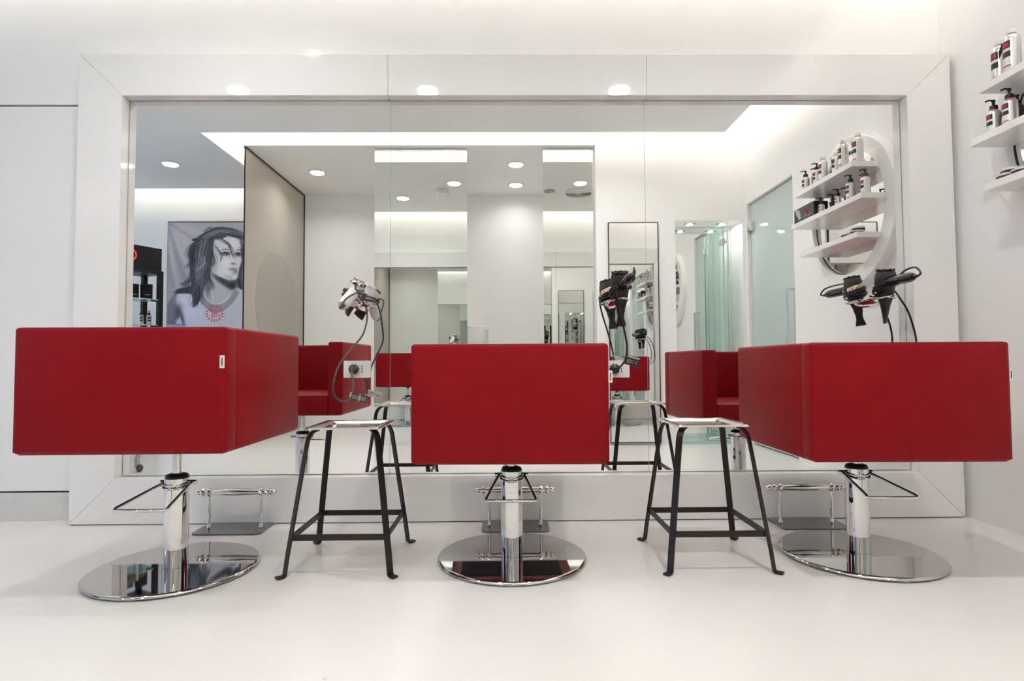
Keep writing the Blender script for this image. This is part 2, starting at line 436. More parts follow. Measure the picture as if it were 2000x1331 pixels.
B().tube([(.035, .115, .0), (.035, .115, 1.86)], .009, 12).obj('chrome_rod', M['chrome'], t)
B().box(0, .036, .105, .118, 1.71, 1.73, .002).obj('clamp_arm', M['chrome'], t)
t = thing('glass_partition', 'bronze tinted glass partition standing between poster area and wash alcove', 'glass partition', (-2.25, -3.02, 0))
B().box(-.005, .005, -.725, .72, .003, H - .012).obj('glass_pane', M['tinted'], t)
B().box(-.012, .012, -.725, .72, H - .014, H - .001).obj('top_rail', M['iron'], t)
B().box(-.012, .012, -.73, -.715, 0, H - .015).obj('wall_rail', M['iron'], t)
B().box(-.0055, .0055, .72, .726, 0.003, H - .015).obj('polished_edge', M['iron'], t)
B().lathe([(0, 0), (.50, 0), (.50, .0015), (0, .0015)], 64, mx=TR(.0052, .0, 1.30) @ RY(PI / 2)).obj('frosted_disc', M['frosted_disc'], t)

# ------------------------------------------------------------------ styling chairs
def chair(label, x, y, z0, yaw, folded):
    t = thing('styling_chair', label, 'chair', (x, y, 0), yaw, 'red box styling chairs')
    W, D, Ht, T = .31, .31, .375, .075
    z1 = z0 + Ht
    def pad(name, x0, x1, y0, y1, a, b, bev=.012):
        return B().box(x0, x1, y0, y1, a, b, bev, 3).obj(name, M['red'], t, smooth=True)
    bk = pad('backrest', -W, W, -D, -D + T, z0, z1)
    for s, n in ((-1, 'armrest'), (1, 'armrest')):
        a, b = sorted((s * W, s * (W - T)))
        pad(n, a, b, -D + T - .01, D, z0, z1)
    # seat cushion, slightly crowned
    c = bmesh.new()
    bmesh.ops.create_grid(c, x_segments=10, y_segments=10, size=1)
    xs, ys = W - T + .002, (2 * D - T) / 2
    for v in c.verts:
        u, q = v.co.x, v.co.y
        v.co = Vector((u * xs, (T / 2) + q * ys, z0 + .098 + .010 * (1 - u ** 4) * (1 - q ** 6)))
    for f in c.faces: f.smooth = True
    st = B(); st.add(c); st.box(-xs, xs, T / 2 - ys, T / 2 + ys, z0 + .004, z0 + .098, .008, 2)
    st.obj('seat', M['red'], t)
    # underside cloth with leather turn-in
    B().box(-W + .012, W - .012, -D + .012, D - .012, z0 - .003, z0 + .006).obj('underside_border', M['maroon'], t)
    B().box(-W + .055, W - .055, -D + .055, D - .055, z0 - .006, z0 - .001).obj('underside_cloth', M['black_cloth'], t)
    # piping along the back seams
    for s in (-1, 1):
        B().tube([(s * (W - .0045), -D + .0045, z0 + .006), (s * (W - .0042), -D + .0042, z0 + .012), (s * (W - .0042), -D + .0042, z1 - .012), (s * (W - .0045), -D + .0045, z1 - .006)], .0022, 8).obj('piping', M['red'], t)
    B().tube([(-W + .006, -D + .0045, z1 - .0045), (-W + .012, -D + .0042, z1 - .0042), (W - .012, -D + .0042, z1 - .0042), (W - .006, -D + .0045, z1 - .0045)], .0022, 8).obj('piping', M['red'], t)
    # sewn label at the back seam
    lz = z1 - .105
    if folded: lb = B().box(W - .018, W - .004, -D - .0022, -D - .0006, lz - .019, lz + .019).obj('sewn_label', M['paper'], t); lx, ly = W - .011, -D - .0025
    else: lb = B().box(W - .002, W + .011, -D + .004, -D + .0055, lz - .019, lz + .019).obj('sewn_label', M['paper'], t); lx, ly = W + .005, -D + .0036
    B().box(lx - .0014, lx + .0014, ly - .0003, ly + .0003, lz - .012, lz + .012).obj('label_print', M['print_black'], lb)
    # piston, column, pump lever, base
    B().lathe([(0, z0 - .006), (.021, z0 - .006), (.021, z0 - .026), (.014, z0 - .03), (0, z0 - .03)], 24).obj('piston_cap', M['black'], t)
    B().lathe([(.0135, z0 - .028), (.0135, z0 - .036), (.0145, z0 - .038), (.0145, .31), (0, .31)], 24, close=False).obj('piston', M['chrome'], t, smooth=True, ang=18)
    B().lathe([(0, .332), (.022, .333), (.034, .329), (.0375, .323), (.0375, .316), (0, .316)], 36).obj('column_cap', M['black'], t)
    B().lathe([(.0365, .32), (.039, .317), (.039, .2635), (.0385, .2632), (.0385, .2625), (.039, .2622), (.039, .2435), (.0386, .2432), (.0386, .2425), (.039, .2422), (.039, .017)], 64, close=False).obj('column', M['chrome'], t, smooth=True, ang=14)
    B().box(-.0055, .0055, -.0425, -.036, .244, .302, .002).obj('lever_catch', M['chrome'], t)
    lv = B()
    lv.tube([(-.046, .012, .3), (-.08, -.19, .262), (-.082, -.2, .258), (-.078, -.206, .256), (.078, -.206, .256), (.082, -.2, .258), (.08, -.19, .262), (.046, .012, .3)], .0052, 10)
    lv.obj('pump_lever', M['chrome'], t)
    pv = B().tube([(-.062, .012, .3), (.062, .012, .3)], .007, 10)
    pv.obj('lever_pivot', M['chrome'], t)
    ring = [( .0415 * math.cos(math.radians(a)), .0415 * math.sin(math.radians(a)), .285 + .012 * (1 + math.sin(math.radians(a))) / 2) for a in range(0, 360, 12)]
    B().tube(ring, .0035, 8, closed=True).obj('lever_collar', M['chrome'], t)
    B().lathe([(0, .0165), (.2595, .0165), (.2605, .0165), (.265, .0145), (.268, .010), (.266, .006), (.258, .004), (0, .004)], 96).obj('base_plate', M['chrome_dark'], t, smooth=True)
    for k in range(3):
        a = 2 * PI * k / 3 - PI / 2
        B().lathe([(0, 0), (.02, 0), (.02, .005), (0, .005)], 16, mx=TR(.235 * math.cos(a), .235 * math.sin(a), 0)).obj('foot_pad', M['white_pl'], t)
    return t
chair('red leather box styling chair raised highest, in front of the portrait poster', -1.141, -.617, .447, .009, True)
chair('red leather box styling chair seen squarely from behind between the two stools', .020, -.533, .394, -.024, False)
chair('red leather box styling chair beside the wall with round shelf mirror', 1.283, -.534, .3925, -.028, False)

# ------------------------------------------------------------------ iron stools
def stool(label, x, y, rz=0):
    t = thing('side_stool', label, 'stool', (x, y, 0), rz, 'iron stools with metal tray seat')
    zs = .486; hb = .175; ht = .108
    for sx in (-1, 1):
        for sy in (-1, 1):
            dg = Vector((sx, sy, 0)).normalized(); ac = Vector((-sy, sx, 0)).normalized()
            if sx * sy < 0: ac = -ac
            def P(u, z): return Vector((sx * u, sy * u, z))
            pts = [P(hb + .020, .006), P(hb + .004, .004), P(hb, .008), P(hb - .001, .016)]
            zt = zs - .052; ut = ht + .014
            for k in range(1, 9):
                f = k / 8; pts.append(P(hb + (ut - hb) * f, .016 + (zt - .016) * f))
            for a in (20, 40, 60, 80):
                q = math.radians(a); pts.append(P(ut - .022 * (1 - math.cos(q)) - .004 * math.sin(q), zt + .044 * math.sin(q)))
            pts.append(P(ht - .014, zs - .0085))
            B().bar(pts, .022, .006, ac).obj('leg', M['iron'], t)
    zr = .126; ur = hb + (ht + .014 - hb) * (zr / .43)
    ur -= .001
    for a, b, ac in (((-1, -1), (1, -1), 0), ((1, -1), (1, 1), 1), ((1, 1), (-1, 1), 0), ((-1, 1), (-1, -1), 1)):
        B().bar([(a[0] * ur, a[1] * ur, zr), (b[0] * ur, b[1] * ur, zr)], .02, .006, (0, 0, 1)).obj('stretcher', M['iron'], t)
    # pressed metal tray
    R_ = []
    for hw, z, r in ((.128, zs - .004, .012), (.130, zs, .012), (.127, zs + .004, .012), (.112, zs + .002, .012), (.100, zs - .007, .016), (.085, zs - .009, .016)):
        R_.append([(px, py, z) for px, py in rrect(-hw, hw, -hw, hw, r, 4)])
    tr = B()
    tr.loft(R_, cap=False, smooth=False)
    tr.prism(rrect(-.085, .085, -.085, .085, .016, 4), zs - .0095, zs - .0088)
    tr.obj('tray_seat', M['tray'], t)
    return t
stool('black iron stool with metal tray seat below the white hairdryer', -.562, -.521)
stool('black iron stool with metal tray seat next to the middle black hairdryer', .722, -.522)

# ------------------------------------------------------------------ chrome footrests
def footrest(label, x):
    t = thing('footrest', label, 'footrest', (x, -.125, 0), 0, 'chrome footrests under the mirror')
    B().prism(rrect(-.142, .142, -.094, .070, .018), .003, .009).obj('base_plate', M['gunmetal'], t)
    for s in (-1, 1):
        B().lathe([(.010, .009), (.009, .013), (.006, .03), (.0075, .06), (.008, .08), (.006, .12), (.006, .15)], 14, mx=TR(s * .112, 0, 0)).obj('post', M['chrome'], t, smooth=True)
    pr = []
    half = [(0, .0125), (.03, .012), (.06, .0105), (.09, .009), (.103, .0085), (.105, .013), (.112, .0155), (.119, .013), (.121, .008), (.130, .007), (.132, .0125), (.138, .0145), (.144, .0125), (.146, .008), (.150, .0075), (.153, .010), (.158, .0105), (.174, .006), (.176, .004), (.176, 0)]
    half = [(z, r * 1.2) for z, r in half]
    pr = [(r, -z) for z, r in half[::-1]] + [(r, z) for z, r in half[1:]]
    B().lathe(pr, 20, mx=TR(0, 0, .157) @ RY(PI / 2)).obj('turned_bar', M['chrome'], t, smooth=True)
footrest('chrome footrest with turned bar in front of the raised red chair', -1.168)
footrest('chrome footrest with turned bar behind the middle chair column', .038)
footrest('chrome footrest with turned bar behind the chair beside the shelf wall', 1.306)

# ------------------------------------------------------------------ sockets on the mirror
def socket(label, x, z):
    t = thing('wall_socket', label, 'socket', (x, 0, z), 0, 'white sockets on the mirror')
    B().prism(rrect(-.061, .061, -.039, .039, .004), 0, .009, mx=MX, bev=.0008).obj('plate', M['white_pl'], t)
    B().prism(rrect(-.034, .010, -.024, .024, .002), .009, .0105, mx=MX).obj('round_module', M['white_pl'], t)
    B().prism(rrect(.012, .034, -.024, .024, .002), .009, .0105, mx=MX).obj('slot_module', M['white_pl'], t)
    for dz in (-.012, 0, .012):
        B().box(.021, .026, -.0112, -.0104, dz - .0035, dz + .0035).obj('socket_hole', M['black'], t)
    return t
socket('white wall socket on the mirror behind the looping grey cord', -.678, .683)
socket('white wall socket on the mirror partly hidden by the middle red chair', .508, .677)
socket('white wall socket on the mirror hidden behind the chair by the shelf wall', 1.69, .68)
def plug(label, x, z, m, group):
    t = thing('mains_plug', label, 'plug', (x, -.0105, z), 0, group)
    B().lathe([(0, 0), (.020, 0), (.021, .004), (.021, .012), (.012, .016), (.009, .03), (.006, .04), (0, .041)], 24, mx=RX(PI / 2)).obj('plug_body', m, t, smooth=True)
    for k in range(10):
        a = 2 * PI * k / 10
        B().box(.019, .0235, -.011, -.001, -.003, .003).obj('grip_rib', m, t).rotation_euler = (0, a, 0)
plug('dark grey round plug in the socket under the white hairdryer', -.690, .683, M['dark_grey'], 'round mains plugs')
plug('black round plug in the socket beside the middle red chair', .499, .678, M['black'], 'round mains plugs')
plug('black round plug in the socket behind the chair by the shelf wall', 1.68, .68, M['black'], 'round mains plugs')

# ------------------------------------------------------------------ hairdryers and their holders
def holder(label, x, z, hw, L):
    """leaf-shaped chrome cradle fixed to the mirror: hollow scoop against the glass, rim running out to a ring"""
    t = thing('dryer_holder', label, 'holder', (x, 0, z), 0, 'chrome hairdryer holders')
    rim = [(hw * math.cos(q) * (1 - .25 * math.sin(q)), -L * math.sin(q) - .004, 0) for q in [PI * k / 24 for k in range(25)]]
    B().tube(rim, .0042, 8).obj('rim', M['chrome'], t)
    sh = bmesh.new(); rows = []
    for i in range(9):
        ph = PI / 2 * i / 8
        rows.append([sh.verts.new((.86 * hw * math.cos(q) * math.cos(ph), -.62 * L * math.sin(q) * math.cos(ph) - .004, -.034 * math.sin(ph))) for q in [PI * k / 20 for k in range(21)]])
    for p, q in zip(rows, rows[1:]):
        for k in range(20):
            f = sh.faces.new((p[k], p[k + 1], q[k + 1], q[k])); f.smooth = True
    b = B(); b.add(sh); b.obj('scoop', M['chrome'], t)
    B().tube([(.036 * math.cos(a), -.115 + .036 * math.sin(a), -.002) for a in [2 * PI * k / 28 for k in range(28)]], .0035, 8, closed=True).obj('dryer_ring', M['chrome'], t)
    B().prism(rrect(-.03, .03, -.036, .014, .012), .0005, .005, mx=MX).obj('wall_plate', M['chrome'], t)
    return t
holder('chrome hairdryer holder on the mirror carrying the white dryer', -.655, .982, .045, .16)
holder('chrome hairdryer holder on the mirror above the middle red chair', .508, .985, .05, .17)
holder('chrome hairdryer holder on the mirror nearest the round shelf mirror', 1.695, .988, .05, .17)

def dryer(label, top, nozzle_rot, bot, handle, s, mats, cordm, white=False, band=False, turns=5):
    """top/bot: ends of the barrel axis; handle: end of the grip (all world points)"""
    top, bot, hd = Vector(top), Vector(bot), Vector(handle)
    ax = (top - bot); L = ax.length; ax.normalize()
    o = bot
    t = thing('hairdryer', label, 'hairdryer', o, 0, 'hairdryers in the holders')
    z = ax; x = (hd - (bot + ax * ax.dot(hd - bot))).normalized(); y = z.cross(x)
    FR = Matrix((x, y, z)).transposed().to_4x4()
    bodym, gripm, nozm = mats
    k = L / .245
    if not white:
        prof = [(.016, .078), (.024, .085), (.033, .11), (.039, .135), (.044, .165), (.049, .185), (.0495, .20), (.047, .222), (.041, .236)]
        prof = [(r * s, zz * k) for r, zz in prof]
        B().lathe(prof + [(.0, .236 * k)], 32, mx=FR, close=False).obj('barrel', bodym, t, smooth=True)
        B().lathe([(.042 * s, .234 * k), (.042 * s, .243 * k), (.036 * s, .245 * k), (.034 * s, .240 * k), (0, .240 * k)], 32, mx=FR, close=False).obj('intake_ring', M['black_gloss'], t, smooth=True)
        for q in range(9):
            a = 2 * PI * q / 9
            B().box(.036 * s, .0435 * s, -.004, .004, .2385 * k, .2465 * k, .0012, 1).obj('intake_rib', M['black_gloss'], t)
        ribs = [c for c in COL.objects if c.parent == t and c.name.startswith('intake_rib')]
        for q, rb in enumerate(ribs): rb.matrix_local = FR @ RZ(2 * PI * q / 9)
        if band:
            bd = [[((.0503 - .0016 * abs(u)) * s * math.cos(a), (.0503 - .0016 * abs(u)) * s * math.sin(a), (.192 + .011 * u + .012 * math.sin(a)) * k) for a in [math.radians(100 + 160 * q / 20) for q in range(21)]] for u in (-1, 0, 1)]
            cb = bmesh.new(); rw = [[cb.verts.new(p) for p in r] for r in bd]
            for p, q in zip(rw, rw[1:]):
                for i in range(20): cb.faces.new((p[i], p[i + 1], q[i + 1], q[i])).smooth = True
            b_ = B(); b_.add(cb, FR); b_.obj('copper_band', M['copper'], t)
        # flattened concentrator nozzle
        rg = []
        for f in range(9):
            u = f / 8; zz = (.085 - .085 * u) * k
            wx = .024 + (.026 - .024) * u; wy = .024 * (1 - u) + .0055 * u
            wx *= 1 - .30 * math.sin(PI * u) ** 2
            rg.append([((wx * math.cos(q) * s), (wy * math.sin(q) * s), zz) for q in [2 * PI * i / 20 for i in range(20)]])
        B().loft(rg, mx=FR @ RZ(nozzle_rot)).obj('nozzle', nozm, t)
        hz0 = .19 * k
    else:
        prof = [(.029, .10), (.034, .115), (.038, .14), (.040, .17), (.041, .20), (.041, .228)]
        B().lathe([(r * s, zz * k) for r, zz in prof], 32, mx=FR).obj('barrel', bodym, t, smooth=True)
        B().lathe([(.0415 * s, .226 * k), (.043 * s, .232 * k), (.0425 * s, .240 * k), (.036 * s, .244 * k), (.03 * s, .239 * k), (0, .238 * k)], 32, mx=FR, close=False).obj('intake_ring', M['chrome_dark'] if band else M['white_gloss'], t, smooth=True)
        rg = []
        for f in range(7):
            u = f / 6; zz = (.105 - .06 * u) * k
            rg.append([(((.028 + .012 * u) * math.cos(q) * s), ((.028 * (1 - u) + .010 * u) * math.sin(q) * s), zz) for q in [2 * PI * i / 20 for i in range(20)]])
        B().loft(rg, mx=FR @ RZ(nozzle_rot)).obj('nozzle', nozm, t)
        hz0 = .185 * k
    # grip from barrel to handle end
    hl = FR.inverted() @ (hd - o)
    p0 = Vector((.03 * s, 0, hz0)); d_ = hl - p0
    pts = [p0 + d_ * f for f in (0, .15, .4, .7, .9, 1.0)]
    rr = [.030, .027, .025, .025, .023, .015] if not white else [.030, .029, .028, .028, .027, .022]
    B().tube(pts, .02, 14, mx=FR, rad=[r * s for r in rr]).obj('grip', gripm, t)
    B().tube([hl - d_ * .02, hl + d_.normalized() * .012, hl + d_.normalized() * .03], .008, 10, mx=FR, rad=[.011, .008, .005]).obj('cord_sleeve', M['black'] if not white else M['dark_grey'], t)
    if not white:
        B().box(-.004, .004, -.0015, .0015, -.03, .03, .001).obj('switch_strip', M['dark_grey'], t)
        swt = [c for c in COL.objects if c.parent == t and c.name.startswith('switch_strip')][0]
        mid = p0 + d_ * .45
        swt.matrix_local = FR @ TR(mid.x, mid.y - .0245 * s, mid.z) @ d_.to_track_quat('Z', 'Y').to_matrix().to_4x4()
    # cord wound round the barrel
    n = 26 * turns; path = []
    for i in range(n + 1):
        a = 2 * PI * i / 26 + 1.0; u = i / n
        zz = (.148 + .040 * u + (.026 + .008 * math.sin(2.1 * u * turns)) * math.sin(a + .6 + .5 * math.sin(3 * u))) * k
        r = (.054 + .003 * math.sin(i * .37)) * s
        if not white and zz < .14 * k: r *= .93
        path.append((r * math.cos(a), r * math.sin(a), zz))
    e = Vector(path[-1]); he = hl + d_.normalized() * .03
    path += [e + (he - e) * .35 + Vector((.0, .01, .03)), e + (he - e) * .8 + Vector((.012, 0, .035)), he + Vector((.014, 0, .012)), he]
    B().tube(path[:n + 1] + spline(path[n:], 6)[1:], .0042, 7, mx=FR).obj('wound_cord', cordm, t)
    return t
bk = (M['soft_black'], M['black_gloss'], M['black'])
dryer('black hairdryer hanging in the holder nearest the round shelf mirror', (1.689, -.124, 1.114), 2.35, (1.705, -.087, .876), (1.674, -.318, 1.052), .86, bk, M['black'], band=True)
dryer('black hairdryer hanging in the holder above the middle red chair', (.500, -.160, 1.102), 1.5, (.516, -.090, .868), (.510, -.355, 1.052), .86, bk, M['black'], band=True)
wh = (M['white_gloss'], M['white_gloss'], M['brown_pl'])
dryer('white hairdryer with chrome end cap hanging in its holder', (-.634, -.147, 1.070), .4, (-.715, -.086, .900), (-.662, -.300, .945), .88, wh, M['grey_cord'], white=True, band=True, turns=3)

# hanging power cords
def cord(label, pts, m, r=.0042):
    o = B().tube(spline(pts, 8), r, 8, m=None).obj('power_cord', m, None)
    return tag(o, label, 'cord', 'hanging hairdryer cords')
cord('grey cord looping from the white hairdryer down to the plug', [(-.640, -.19, 1.05), (-.633, -.185, 1.011), (-.606, -.145, .955), (-.599, -.15, .900), (-.604, -.206, .829), (-.639, -.258, .767), (-.676, -.289, .706), (-.696, -.30, .638), (-.703, -.272, .585), (-.693, -.225, .555), (-.677, -.175, .550), (-.669, -.14, .566), (-.664, -.12, .609), (-.675, -.10, .655), (-.688, -.066, .682), (-.690, -.050, .683)], M['grey_cord'])
cord('black cord hanging from the dryer above the middle red chair', [(.470, -.215, 1.03), (.476, -.215, .985), (.484, -.20, .94), (.495, -.197, .90), (.512, -.186, .835), (.525, -.17, .769), (.525, -.136, .726), (.515, -.09, .692), (.503, -.06, .679), (.499, -.05, .678)], M['black'])
cord('black cord hanging from the dryer beside the shelf wall', [(1.752, -.09, 1.02), (1.785, -.07, .993), (1.815, -.075, .938), (1.838, -.075, .869), (1.848, -.08, .792), (1.83, -.085, .72), (1.77, -.08, .67), (1.70, -.06, .675), (1.68, -.05, .68)], M['black'])
def cord_tag(label, x, y, z, L, hgt, ang, m, marks):
    t = thing('cord_tag', label, 'tag', (x, y, z), 0, 'printed tags on the cords')
    t.rotation_euler = (0, ang, 0)
    B().box(0, L, -.0008, .0008, -hgt / 2, hgt / 2).obj('tag_sheet', m, t)
    for (a, b, c, e), pm in marks: B().box(a * L, b * L, -.0016, -.0008, (c - .5) * hgt, (e - .5) * hgt).obj('tag_print', pm, t)
    return t
rows = [((.1, .9, .2 + .15 * k, .26 + .15 * k), M['print_grey']) for k in range(4)] + [((.0, .06, 0, 1), M['paper']), ((.52, .57, 0, 1), M['paper'])]
ct = cord_tag('printed tag on the looping grey cord below the socket', -.673, -.143, .570, .078, .032, .22, M['dark_grey'], rows)
B().box(0, .078, .0008, .0016, -.016, .016).obj('tag_back', M['paper'], ct)
for a, b, c, e in ((.12, .6, .62, .75), (.12, .6, .44, .5), (.12, .6, .3, .35), (.66, .9, .2, .5)): B().box(a * .078, b * .078, .0016, .0022, (c - .5) * .032, (e - .5) * .032).obj('tag_print', M['print_grey'], ct)
rows = [((.15, .95, .78, .95), M['print_grey'])]
ct = cord_tag('black tag with pale CE mark on the middle black cord', .520, -.140, .722, .066, .042, .26, M['black'], rows)
B().box(0, .066, .0008, .0016, -.021, .021).obj('tag_back', M['paper'], ct)
def arcpts(cx, cz, r, a0, a1, n=12): return [(cx + r * math.cos(math.radians(a0 + (a1 - a0) * k / n)), -.0014, cz + r * math.sin(math.radians(a0 + (a1 - a0) * k / n))) for k in range(n + 1)]
B().tube(arcpts(.040, -.004, .0065, 60, 300), .0009, 5).obj('tag_print', M['print_grey'], ct)
B().tube(arcpts(.056, -.004, .0065, 60, 300), .0009, 5).obj('tag_print', M['print_grey'], ct)
B().tube([(.050, -.0014, -.004), (.055, -.0014, -.004)], .0009, 5).obj('tag_print', M['print_grey'], ct)
B().tube(arcpts(.021, -.004, .009, 0, 360, 20), .0009, 5).obj('tag_print', M['print_grey'], ct)
B().tube(arcpts(.021, -.004, .005, 0, 360, 16), .0009, 5).obj('tag_print', M['print_grey'], ct)

# ------------------------------------------------------------------ round shelf mirror on the right wall
CY, CZ = -.735, 1.585
t = thing('round_mirror', 'round mirror with wide white ring frame on the white wall', 'mirror', (XR, CY, CZ))
RT = RY(-PI / 2)                                  # local z -> -x (into the room)
B().lathe([(.362, .012), (.362, .056), (.366, .060), (.446, .055), (.451, .050), (.455, .0), (.40, .0)], 96, mx=RT, close=False).obj('ring_frame', M['lacquer'], t, smooth=True)
B().lathe([(0, .030), (.3615, .030)], 96, mx=RT, close=False).obj('mirror_pane', M['mirror'], t)
B().lathe([(.3616, .028), (.3616, .033), (.357, .033), (.357, .0305)], 96, mx=RT, close=False).obj('joint', M['gap'], t)
SH = [(1.886, 1.765, -.42, -1.03), (1.895, 1.574, -.355, -1.10), (1.90, 1.376, -.41, -1.02)]
for (x, z, a, b), n in zip(SH, ('top', 'middle', 'bottom')):
    o = B().box(x, XR - .031, b, a, z, z + .03, .0015, 1).obj('wall_shelf', M['lacquer'])
    tag(o, {'top': 'top white shelf across the round mirror', 'middle': 'middle and longest white shelf across the round mirror', 'bottom': 'bottom white shelf across the round mirror'}[n], 'shelf', 'white shelves on the round mirror')

# bottles: aluminium body with printed label facing the room, pump head or cap, some with a hanging tag
def bottle(label, x, y, z, h=.10, r=.0235, top='pump', tagm=None, dark=False, face=0.0, group='bottles on the round mirror shelves', prnt=True):
    t = thing('bottle', label, 'bottle', (x, y, z), face, group)
    n = 28
    zs = [0, .10, .14, .30, .36, .52, .60, .65, .75, .80, .86]
    prof = [(r * .94, 0), (r, .003)] + [(r, h * q) for q in zs[1:]] + [(r * .93, h * .91), (r * .74, h * .96), (r * .46, h * 1.0), (r * .46, h * 1.04), (0, h * 1.04)]
    b = B().lathe(prof, n, m=(M['print_black'] if dark else M['alu']))
    if not dark and prnt:
        ib = b._mi(M['print_black']); ir = b._mi(M['print_red'])
        for f in b.bm.faces:
            c = f.calc_center_median(); a = math.degrees(math.atan2(c.y, c.x)) % 360
            if c.z < .004: continue
            q = c.z / h
            if 135 < a < 225:
                if .60 < q < .80 or .36 < q < .52: f.material_index = ib
                elif .10 < q < .14: pass
                elif .30 < q < .36 and False: pass
            if 135 < a < 225 and .10 < q < .14: f.material_index = ir
            if 160 < a < 200 and .65 < q < .75: f.material_index = ir
    b.obj('body', None, t)
    zt = h * 1.0
    if top == 'pump':
        B().lathe([(r * .52, zt), (r * .60, zt + .002), (r * .60, zt + .016), (r * .40, zt + .019), (r * .22, zt + .02), (r * .20, zt + .036), (0, zt + .036)], 20).obj('pump_collar', M['black'], t, smooth=False)
        B().box(-.006, .006, -.005, .005, zt + .033, zt + .042, .002).tube([(0, 0, zt + .039), (-.018, 0, zt + .040), (-.032, 0, zt + .034)], .0035, 8).obj('pump_spout', M['black'], t)
        B().lathe([(r * .56, zt - .002), (r * .62, zt - .001), (r * .62, zt + .001), (r * .56, zt + .002)], 20, close=False).obj('seal_ring', M['print_red'], t)
    elif top == 'cap':
        B().lathe([(r * .50, zt + .001), (r * .53, zt + .003), (r * .53, zt + .016), (r * .48, zt + .019), (0, zt + .019)], 20).obj('cap', M['white_pl'], t)
        B().lathe([(r * .50, zt - .002), (r * .58, zt), (r * .50, zt + .002)], 20, close=False).obj('seal_ring', M['print_red'], t)
    if tagm is not None:
        a = tagm[1]; R0 = RZ(a)
        tg = B(); tg.prism([(-.006, .0), (.006, 0), (.016, -.032), (.014, -.058), (-.014, -.058), (-.016, -.032)], -.0006, .0006, mx=R0 @ TR(-r - .0035, 0, h * .98) @ RY(-.12) @ RZ(PI / 2) @ RX(PI / 2))
        tg.obj('hang_tag', tagm[0], t)
    return t
ZT, ZM, ZL = 1.795, 1.604, 1.406
bottle('pump bottle at the far end of the top shelf, next to the frosted door', 1.945, -1.0, ZT)
bottle('dark pump bottle second from the frosted door on the top shelf', 1.985, -.955, ZT, dark=True)
bottle('pump bottle with white hanging tag on the top shelf', 1.94, -.86, ZT, tagm=(M['paper'], .6))
bottle('tall capped bottle in the middle of the top shelf, beside the tagged pump bottle', 1.94, -.79, ZT, .135, .026, 'cap')
bottle('capped bottle with grey tag behind the middle of the top shelf', 1.99, -.735, ZT, .12, .024, 'cap', tagm=(M['paper'], -.4))
bottle('capped bottle with black hanging tag on the top shelf', 1.945, -.66, ZT, .115, .024, 'cap', tagm=(M['print_black'], .5))
bottle('tallest capped bottle without tag on the top shelf', 1.915, -.54, ZT, .140, .027, 'cap')
bottle('large capped bottle with dark tag at the mirror end of the top shelf', 1.945, -.452, ZT, .145, .027, 'cap', tagm=(M['print_black'], 1.3))
bottle('small pump bottle beside the black box on the middle shelf', 1.93, -.80, ZM, .058, .017)
bottle('small dark bottle with tag on the middle shelf', 1.955, -.725, ZM, .055, .018, dark=True, tagm=(M['paper'], .3))
bottle('small pump bottle in the middle of the middle shelf', 1.935, -.635, ZM, .060, .018)
bottle('tiny dark bottle with pink dot on the middle shelf', 1.95, -.575, ZM, .050, .014, 'pump', dark=True)
bottle('large pump bottle near the mirror end of the middle shelf', 1.93, -.505, ZM, .100, .0245)
bottle('large dark pump bottle behind its silver neighbour on the middle shelf', 1.992, -.470, ZM, .092, .022, dark=True)
bottle('large pump bottle last at the mirror end of the middle shelf', 1.952, -.408, ZM, .100, .0240, tagm=(M['print_black'], 2.4))
B().lathe([(0, -.006), (.006, -.003), (.007, 0), (.006, .003), (0, .006)], 12).obj('pink_dot', M['pink'], [o for o in COL.objects if o.get('label') == 'tiny dark bottle with pink dot on the middle shelf'][0], loc=(-.014, .004, .03))
# black box with red ring on the middle shelf
t = thing('gift_box', 'black printed box with red ring on the middle shelf', 'box', (1.955, -.97, ZM))
B().box(-.045, .045, -.12, .12, 0, .095, .0015, 1).obj('box_body', M['black_gloss'], t)
B().tube([(-.0462, .03 + .019 * math.cos(a), .058 + .019 * math.sin(a)) for a in [2 * PI * k / 24 for k in range(24)]], .0024, 6, closed=True).obj('printed_ring', M['print_red'], t)
B().tube([(-.0455, .03 + .010 * math.cos(a), .058 + .008 * math.sin(a)) for a in [2 * PI * k / 16 for k in range(16)]], .001, 5, closed=True).obj('printed_ring', M['print_red'], t)
B().prism([(-.105, .092), (-.09, .06), (-.07, .034), (-.052, .016), (-.038, .020), (-.034, .05), (-.05, .078), (-.078, .09)], 0, .0008, mx=TR(-.0458, 0, 0) @ RZ(-PI / 2) @ RX(PI / 2) @ Matrix.Scale(-1, 4, (1, 0, 0))).obj('printed_swoosh', M['print_grey'], t)
for k in range(9):
    B().box(-.0462, -.0448, -.03 + k * .014, -.021 + k * .014, .024, .027).obj('printed_letter', M['print_grey'], t)
# tins on the bottom shelf
def tin(label, x, y, z, r, h):
    t = thing('tin', label, 'tin', (x, y, z), 0, 'round tins on the bottom shelf')
    B().lathe([(0, 0), (r * .97, 0), (r, .002), (r, h * .55), (0, h * .55)], 28).obj('base', M['print_black'], t)
    B().lathe([(r * .6, h * .55), (r * 1.02, h * .55), (r * 1.02, h * .95), (r * .98, h), (0, h)], 28).obj('lid', M['alu'], t)
    B().box(-r * 1.01, -r * .98, -.008, .008, h * .15, h * .4).obj('printed_mark', M['print_red'], t)
tin('lower round tin of the stack on the bottom shelf', 1.94, -.475, ZL, .036, .018)
tin('upper round tin of the stack on the bottom shelf', 1.95, -.480, ZL + .018, .034, .020)
tin('flat round tin in front of the stack on the bottom shelf', 1.93, -.545, ZL, .032, .015)
tin('single flat tin at the far end of the bottom shelf', 1.96, -.93, ZL, .036, .014)

